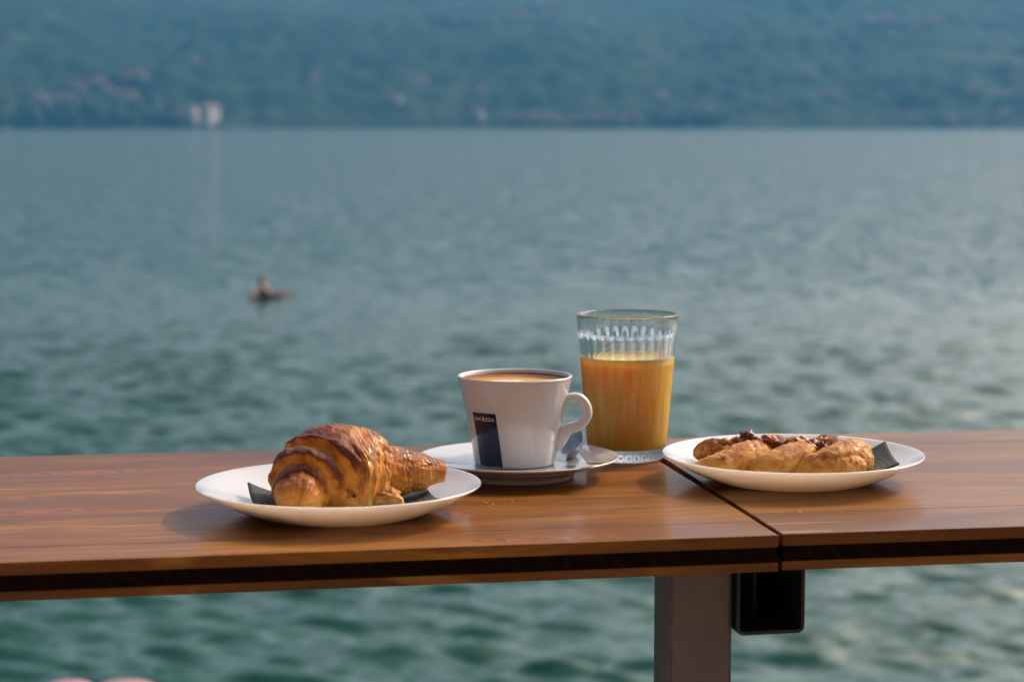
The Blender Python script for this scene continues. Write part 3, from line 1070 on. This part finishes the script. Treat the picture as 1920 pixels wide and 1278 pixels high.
# ------------------------------------------------------------------ braided nut pastry
def braid(loc):
    e = empty('braided_pastry', loc, 0, 'golden plaited pastry topped with nuts on a white plate', 'pastry')

    def strand(pts, rad, seed, b0=0.45):
        P = [Vector(p) for p in pts]
        n, k = 64, 40
        pos = np.zeros((n, k, 3)); bk = np.zeros((n, k))
        for i in range(n):
            t = i / (n - 1)
            c = crom(P, t)
            tg = (crom(P, min(t + .02, 1)) - crom(P, max(t - .02, 0))).normalized()
            side = tg.cross(Vector((0, 0, 1))).normalized()
            up = side.cross(tg)
            env = max(0.02, (1 - abs(2 * t - 1) ** 2.4)) ** 0.62
            r = rad * env
            for j in range(k):
                th = 2 * math.pi * j / k
                cs, sn = math.cos(th), math.sin(th)
                f = 1 + 0.08 * fbm(cs * 1.2 + seed, sn * 1.2, t * 4, 3) + 0.06 * fbm(cs * 2.6 + seed, sn * 2.6, t * 8, 4) + 0.085 * fbm(cs * 6 + seed, sn * 6, t * 20, 4)
                p = c + (side * cs + up * sn * 0.92) * r * f
                fl = plate_z(min(math.hypot(p.x, p.y) / 100, .098)) * 100 + .22
                p.z = max(p.z, fl)
                pos[i, j] = p / 100
                bk[i, j] = b0 * (0.35 + 0.65 * max(0, min(1, (p.z - 1.0) / 2.2))) + 0.40 * fbm(p.x * 1.1 + seed, p.y * 1.1, p.z * 1.4, 4)
        add('strand', pastry_mesh('strand', pos, np.clip(bk, 0, 1)), M['braid'], e)

    for q, dx in enumerate((0.0, 3.75, 7.45)):
        s = 1.0 if q < 2 else 1.06
        strand([(-7.9 + dx, -1.9, 0.95), (-6.7 + dx, -2.5, 1.15), (-5.1 + dx, -2.2, 1.5), (-3.6 + dx, -1.2, 1.95), (-2.4 + dx, 0.2, 2.05), (-1.7 + dx, 1.4, 1.6)], 1.34 * s, 3.1 * q, 0.62)
    # strand ends tucked in at the right
    strand([(4.0, -2.3, 1.1), (4.7, -1.6, 1.5), (5.0, -0.4, 1.8), (4.9, 0.8, 1.7)], 1.15, 17.0, 0.7)
    strand([(2.0, -2.9, 1.05), (3.2, -2.9, 1.35), (4.3, -2.5, 1.5), (5.0, -1.8, 1.5)], 0.95, 29.0, 0.6)
    for q, (x, r, z) in enumerate(((-5.9, .95, 2.25), (-3.6, 1.05, 2.35), (-1.3, 1.05, 2.40), (0.45, .92, 2.35), (2.8, 1.15, 2.35), (4.5, .95, 2.0))):
        strand([(x - 1.3, 2.6, 1.4), (x - 0.7, 1.9, z - .35), (x, 0.9, z), (x + .8, -0.2, z - .35), (x + 1.3, -1.0, 1.4)], r, 40 + 5.7 * q, 0.85)

    def bit(name, c, r, mat, rz, seed):
        bm = bmesh.new(); bmesh.ops.create_icosphere(bm, subdivisions=3, radius=1)
        for v in bm.verts:
            f = 1 + 0.6 * fbm(v.co.x * 1.8 + seed, v.co.y * 1.8, v.co.z * 1.8, 4)
            v.co = Vector((v.co.x * r[0] * f, v.co.y * r[1] * f, v.co.z * r[2] * f)) / 100
        me = bpy.data.meshes.new(name); bm.to_mesh(me); bm.free()
        o = add(name, me, mat, e)
        o.location = Vector(c) / 100
        o.rotation_euler = (0.2, 0.25, rz)
    bit('dried_cherry', (-3.35, -0.1, 3.30), (.66, .55, .50), M['cherry'], .3, 1)
    bit('nut', (0.25, -0.6, 3.0), (.50, .34, .34), M['nut'], .8, 2)
    bit('dried_cherry', (0.8, -0.8, 2.85), (.58, .36, .32), M['cherry'], -.4, 3)
    bit('nut', (1.25, -0.9, 2.72), (.48, .3, .25), M['nut'], -.5, 4)
    bit('nut', (1.75, -0.4, 2.85), (.66, .4, .32), M['nut'], .2, 5)
    bit('dried_cherry', (2.1, -0.7, 2.65), (.5, .4, .42), M['cherry'], .1, 6)
    for q in range(13):
        x = -5.2 + 0.78 * q
        bit('nut', (x + 0.3 * math.sin(q * 2.3), 0.1 + 0.45 * math.sin(q * 1.7), 3.12 - 0.02 * abs(x) - (0.3 if x > 3.2 else 0)), (.36 + .1 * (q % 3), .30, .24), M['nut'] if q % 3 else M['braid_bit'], q * 0.9, 11 + q)
    bit('nut', (-1.75, -0.1, 3.2), (.55, .4, .3), M['nut'], .1, 7)


braid(PRX)

# ------------------------------------------------------------------ saucer, cup, spoon
SA = Vector((0.0050, 1.6340, TOP + .0002))
SZ = 0.0165
sprof = smooth_prof([(0, .0092), (.030, .0092), (.036, .0095), (.039, .0104), (.046, .0116), (.060, .0140), (.072, .0160), (.0762, .0168), (.0775, .0166), (.0774, .0156), (.074, .0140), (.060, .0098), (.048, .0062), (.0445, .0040),
                     (.0432, .0010), (.0420, 0), (.0405, .0004), (.0395, .0030), (0, .0040)], 6)
so = add('saucer', lathe('saucer', sprof, 128), M['cup'])
so.location = SA
tag(so, 'white round saucer under the coffee cup', 'saucer')

CU = Vector((0.0035, 1.6420, TOP + .0002 + .0094))
CUP_OUT = [(.0285, 0), (.0298, .0004), (.0306, .0022), (.0318, .0090), (.0335, .020), (.0362, .035), (.0392, .050), (.0418, .0615), (.0428, .0655), (.0434, .0672), (.0434, .0684), (.0427, .0690)]
CUP_IN = [(.0418, .0688), (.0410, .0678), (.0402, .0645), (.0375, .050), (.0345, .035), (.0310, .020), (.0270, .009), (.020, .0055), (0, .005)]
co = smooth_prof(CUP_OUT, 5)
cup_prof = [(0, .0015), (.027, .0012)] + co + smooth_prof(CUP_IN, 5)


def cup_r(z):
    for (a, za), (c, zc) in zip(co, co[1:]):
        if za <= z <= zc and zc > za:
            return a + (c - a) * (z - za) / (zc - za)
    return co[-1][0]


CU.x -= 0.0013
ce = empty('coffee_cup', CU, 0, 'white cappuccino cup with navy printed band, standing on a saucer', 'cup')
ce.scale = (1.028, 1.028, 1.0)
add('bowl', lathe('bowl', cup_prof, 128), M['cup'], ce)
add('coffee', lathe('coffee', [(0, .0652), (.030, .0651), (.0385, .0652), (.0402, .0657), (.0407, .0663)], 96), M['coffee'], ce)

# handle: flat ring with a tail that runs down into the wall
HA = R(-9)


def handle_mesh():
    # centre line in the handle's own plane (x outward from the axis, z up)
    pts = [(.0348, .0478), (.0424, .0520), (.0485, .0521), (.0533, .0482), (.0553, .0415), (.0533, .0348), (.0478, .0303), (.0415, .0280), (.0365, .0235), (.0335, .0175), (.0320, .0115)]
    rw = [.0044, .0046, .0046, .0046, .0048, .0048, .0048, .0052, .0062, .0060, .0040]   # half width across (tangential)
    rt = [.0038, .0038, .0037, .0036, .0037, .0038, .0040, .0046, .0058, .0056, .0030]   # half thickness in plane
    P = [Vector((a, 0, c)) for a, c in pts]
    n, k = 90, 28
    pos = np.zeros((n, k, 3))
    for i in range(n):
        t = i / (n - 1)
        c = crom(P, t)
        tg = (crom(P, min(t + .01, 1)) - crom(P, max(t - .01, 0))).normalized()
        nn = Vector((-tg.z, 0, tg.x))
        w = np.interp(t * (len(rw) - 1), range(len(rw)), rw)
        th = np.interp(t * (len(rt) - 1), range(len(rt)), rt)
        for j in range(k):
            a = 2 * math.pi * j / k
            ca, sa = math.cos(a), math.sin(a)
            q = c + nn * th * math.copysign(abs(ca) ** 0.8, ca) + Vector((0, 1, 0)) * w * math.copysign(abs(sa) ** 0.8, sa)
            # keep the roots inside the wall
            pos[i, j] = q
    me = grid_mesh('handle', pos, close_v=True)
    # trim anything that pokes through to the inside of the bowl
    bm = bmesh.new(); bm.from_mesh(me)
    for v in bm.verts:
        r = math.hypot(v.co.x, v.co.y)
        lim = cup_r(max(0.0, min(.068, v.co.z))) - 0.0012
        if r < lim:
            s = lim / r
            v.co.x *= s; v.co.y *= s
    bmesh.ops.recalc_face_normals(bm, faces=bm.faces)
    bm.to_mesh(me); bm.free()
    return me


h = add('handle', handle_mesh(), M['cup'], ce)
h.rotation_euler = (0, 0, HA)

# printed band: follows the wall of the bowl
def on_cup(az, z, off):
    r = cup_r(z) + off
    return (r * math.sin(az), -r * math.cos(az), z)


n, k = 24, 24
A0, A1, ZB, ZT = R(-56.5), R(-17.0), .0012, .0432
P = np.zeros((n, k, 3))
for i in range(n):
    for j in range(k):
        z = ZB + (ZT - ZB) * j / (k - 1)
        f = j / (k - 1)
        a0, a1 = A0 + R(0.0) * f, A1 + R(-5.5) * f
        P[i, j] = on_cup(a0 + (a1 - a0) * i / (n - 1), z, .00016)
band = add('printed_band', grid_mesh('printed_band', P), M['navy'], ce)

fc = bpy.data.curves.new('lettering', 'FONT')
fc.resolution_u = 4


def text_verts(s, size, x, y, bold=0.0):
    fc.body = s
    fc.size = size
    fc.offset = bold
    fc.align_x = 'LEFT'
    tmp = bpy.data.objects.new('tmp_text', fc)
    COL.objects.link(tmp)
    bpy.context.view_layer.update()
    dg = bpy.context.evaluated_depsgraph_get()
    me = bpy.data.meshes.new_from_object(tmp.evaluated_get(dg))
    vv = [(v.co.x + x, v.co.y + y) for v in me.vertices]
    ff = [tuple(p.vertices) for p in me.polygons]
    wdt = max(v[0] for v in vv) - x
    bpy.data.objects.remove(tmp)
    bpy.data.meshes.remove(me)
    return vv, ff, wdt


lv, lf, x = [], [], 0.0
for ch, sz, dy in (('L', 1.0, 0), ('A', 1.0, 0), ('V', 1.0, 0), ('A', 1.5, -0.12), ('Z', 1.0, 0), ('Z', 1.0, 0), ('A', 1.0, 0)):
    vv, ff, wd = text_verts(ch, sz, x, dy, 0.02)
    f0 = len(lv)
    lv += vv
    lf += [tuple(q + f0 for q in t) for t in ff]
    x += wd + 0.09
tw = x - 0.09
am = R(-38.8)
hw = R(14.6)
pts = []
for vx, vy in lv:
    az = am + (vx / tw * 2 - 1) * hw
    pts.append(on_cup(az, 0.0372 + vy * 2 * hw * .039 / tw, .00034))
add('lettering', mesh('lettering', pts, lf), M['print_white'], ce, False)

# spoon
SPOON_ROLL = R(58)
SPOON_TWIST = -SPOON_ROLL


def spoon():
    # local: X along from bowl tip (-) to handle end (+), Z up out of the bowl
    stations = []
    n = 70
    L0, LB, LH = -0.021, 0.021, 0.094
    P = []
    m = 21
    for i in range(n):
        t = i / (n - 1)
        x = L0 + (LH - L0) * t
        if x < LB:
            u = (x - (L0 + LB) / 2) / ((LB - L0) / 2)
            wb = 0.0143 * math.sqrt(max(0, 1 - abs(u) ** 2.2))
        else:
            wb = 0
        hwid = 0.0026 + 0.0030 * max(0, (x - 0.02) / 0.074) ** 1.2
        if x > 0.0135:
            w = max(wb, hwid)
        else:
            w = wb
        w = max(w, 0.0003)
        row = []
        for j in range(m):
            v = (j / (m - 1)) * 2 - 1
            y = v * w
            z = 0.0
            if x < LB:
                ub = (x - (L0 + LB) / 2) / ((LB - L0) / 2)
                rr = min(1, ub * ub + (y / 0.0143) ** 2)
                z = -0.0062 * (1 - rr) ** 0.8
            # neck rises, then the handle sweeps gently down
            if x > 0.012:
                q = (x - 0.012) / 0.082
                z += 0.003 * math.sin(min(1, q) * math.pi * 0.75)
            # the bowl leans on its edge, the handle lies flat
            tw = max(0.0, min(1.0, (x - 0.010) / 0.022))
            tw = tw * tw * (3 - 2 * tw) * SPOON_TWIST
            row.append((x, y * math.cos(tw) - z * math.sin(tw), y * math.sin(tw) + z * math.cos(tw)))
        P.append(row)
    me = grid_mesh('spoon', np.array(P))
    o = add('teaspoon', me, M['steel'])
    s = o.modifiers.new('gauge', 'SOLIDIFY'); s.thickness = 0.0012; s.offset = 0
    bv = o.modifiers.new('ease', 'BEVEL'); bv.width = 0.0003; bv.segments = 2; bv.limit_method = 'ANGLE'
    return o


spn = spoon()
tag(spn, 'steel teaspoon resting on the saucer beside the cup handle', 'spoon')
A = Vector((0.0470, 1.6600, TOP + 0.0215))      # bowl
B = at(1117, 875, TOP + 0.0190)                 # handle end
ex = (B - A).normalized()
roll = SPOON_ROLL
up0 = Vector((0, 0, 1))
ey = up0.cross(ex).normalized()
ez = ex.cross(ey).normalized()
# lean the bowl's mouth towards the viewer
ez2 = (ez * math.cos(roll) + ey * math.sin(roll) * (-1 if ey.y > 0 else 1)).normalized()
ey2 = ez2.cross(ex).normalized()
mw = Matrix((ex, ey2, ez2)).transposed().to_4x4()
mw.translation = A
spn.matrix_world = mw

# ------------------------------------------------------------------ glass of juice
GL = Vector((0.0936, 1.7235, TOP + .0003))
ge = empty('juice_glass', GL, 0, 'ribbed clear tumbler three quarters full of orange juice', 'glass')
GH = .1188


def g_out(z):
    return .0312 + .0868 * z


def glass_mesh():
    seg = 30 * 10
    prof = []   # (r, z, flute amount)
    prof += [(0, .0010, 0), (.020, .0008, 0), (.0262, 0, 0), (.0288, .0006, 0), (.0302, .0022, 0.2), (g_out(.005) - .0004, .005, .7)]
    for k in range(12):
        z = .008 + (.0985 - .008) * k / 11
        prof.append((g_out(z), z, 1.0))
    prof += [(g_out(.1005), .1005, .95), (g_out(.1020), .1020, .6), (g_out(.1032), .1032, .15), (g_out(.1045) + .0001, .1045, 0), (g_out(.112), .112, 0), (g_out(.1168) + .0002, .1168, 0), (g_out(.118) + .0002, .1180, 0), (g_out(.1188) - .0003, .1188, 0)]
    prof += [(g_out(.1188) - .0012, .1189, 0), (g_out(.1180) - .0019, .1180, 0)]
    for k in range(10):
        z = .115 - (.115 - .014) * k / 9
        prof.append((g_out(z) - .0024, z, 0))
    prof += [(g_out(.011) - .0040, .0112, 0), (.024, .0100, 0), (0, .0098, 0)]
    v, f, rings = [], [], []
    for r, z, fl in prof:
        if r == 0:
            rings.append([len(v)]); v.append((0, 0, z)); continue
        rings.append(list(range(len(v), len(v) + seg)))
        for q in range(seg):
            a = 2 * math.pi * q / seg
            ph = (q % 10) / 10
            sc = abs(math.sin(math.pi * ph))          # cusps between hollow flutes
            # arched tops: the flute ends earlier at its edges
            r2 = r - fl * .0020 * sc
            v.append((r2 * math.cos(a), r2 * math.sin(a), z))
    for a, b_ in zip(rings, rings[1:]):
        for q in range(seg):
            q2 = (q + 1) % seg
            if len(a) == 1:
                f.append((a[0], b_[q2], b_[q]))
            elif len(b_) == 1:
                f.append((a[q], a[q2], b_[0]))
            else:
                f.append((a[q], a[q2], b_[q2], b_[q]))
    me = mesh('tumbler', v, f)
    bm = bmesh.new(); bm.from_mesh(me); bmesh.ops.recalc_face_normals(bm, faces=bm.faces); bm.to_mesh(me); bm.free()
    return me


add('tumbler', glass_mesh(), M['glass'], ge)
JZ = .0832
jp = [(0, .0095), (.0235, .0097), (g_out(.011) - .0037, .0110)]
for k in range(12):
    z = .014 + (JZ - .014) * k / 11
    jp.append((g_out(z) - .0021, z))
jp += [(g_out(JZ) - .0026, JZ + .0001), (0, JZ)]
add('juice', lathe('juice', jp, 120), M['juice'], ge)
add('froth', lathe('froth', [(g_out(JZ) - .0050, JZ + .0002), (g_out(JZ) - .0038, JZ + .0006), (g_out(JZ) - .0028, JZ + .0008), (g_out(JZ) - .0021, JZ + .0013), (g_out(JZ) - .00205, JZ - .0004)], 120), M['froth'], ge)

# ------------------------------------------------------------------ crumbs
for k, (px, py, s) in enumerate(((911, 944, .9), (924, 947, .7), (917, 950, .6), (960, 940, .9), (952, 1016, .8), (1500, 961, .7), (1120, 912, .6), (906, 941, .5))):
    p = at(px, py, TOP)
    bm = bmesh.new(); bmesh.ops.create_icosphere(bm, subdivisions=1, radius=.0010 * s)
    for v in bm.verts:
        v.co *= 1 + 0.5 * (rng.random() - .5)
        v.co.z = v.co.z * .7 + .0007 * s
    me = bpy.data.meshes.new('crumb'); bm.to_mesh(me); bm.free()
    o = add('crumb', me, M['crumb'], None, False)
    o.location = p
    tag(o, 'tiny pale pastry crumb lying on the brown table top', 'crumb', 'crumbs on the table')

# ------------------------------------------------------------------ haze over the lake
hz = NT('lake_haze')
hz.t.nodes.remove(hz.bsdf)
pv = hz.n('ShaderNodeVolumePrincipled')
pv.inputs['Color'].default_value = (0.15, 0.54, 0.98, 1)
pv.inputs['Density'].default_value = 0.000078
pv.inputs['Anisotropy'].default_value = 0.2
hz.l(pv.outputs[0], hz.out.inputs['Volume'])
ho = add('haze', box_mesh('haze', -6400, 6400, -60, 9600, -1.9, 470), hz.mat, None, False)
ho['kind'] = 'stuff'
tag(ho, 'thin blue morning haze lying over the lake', 'haze')
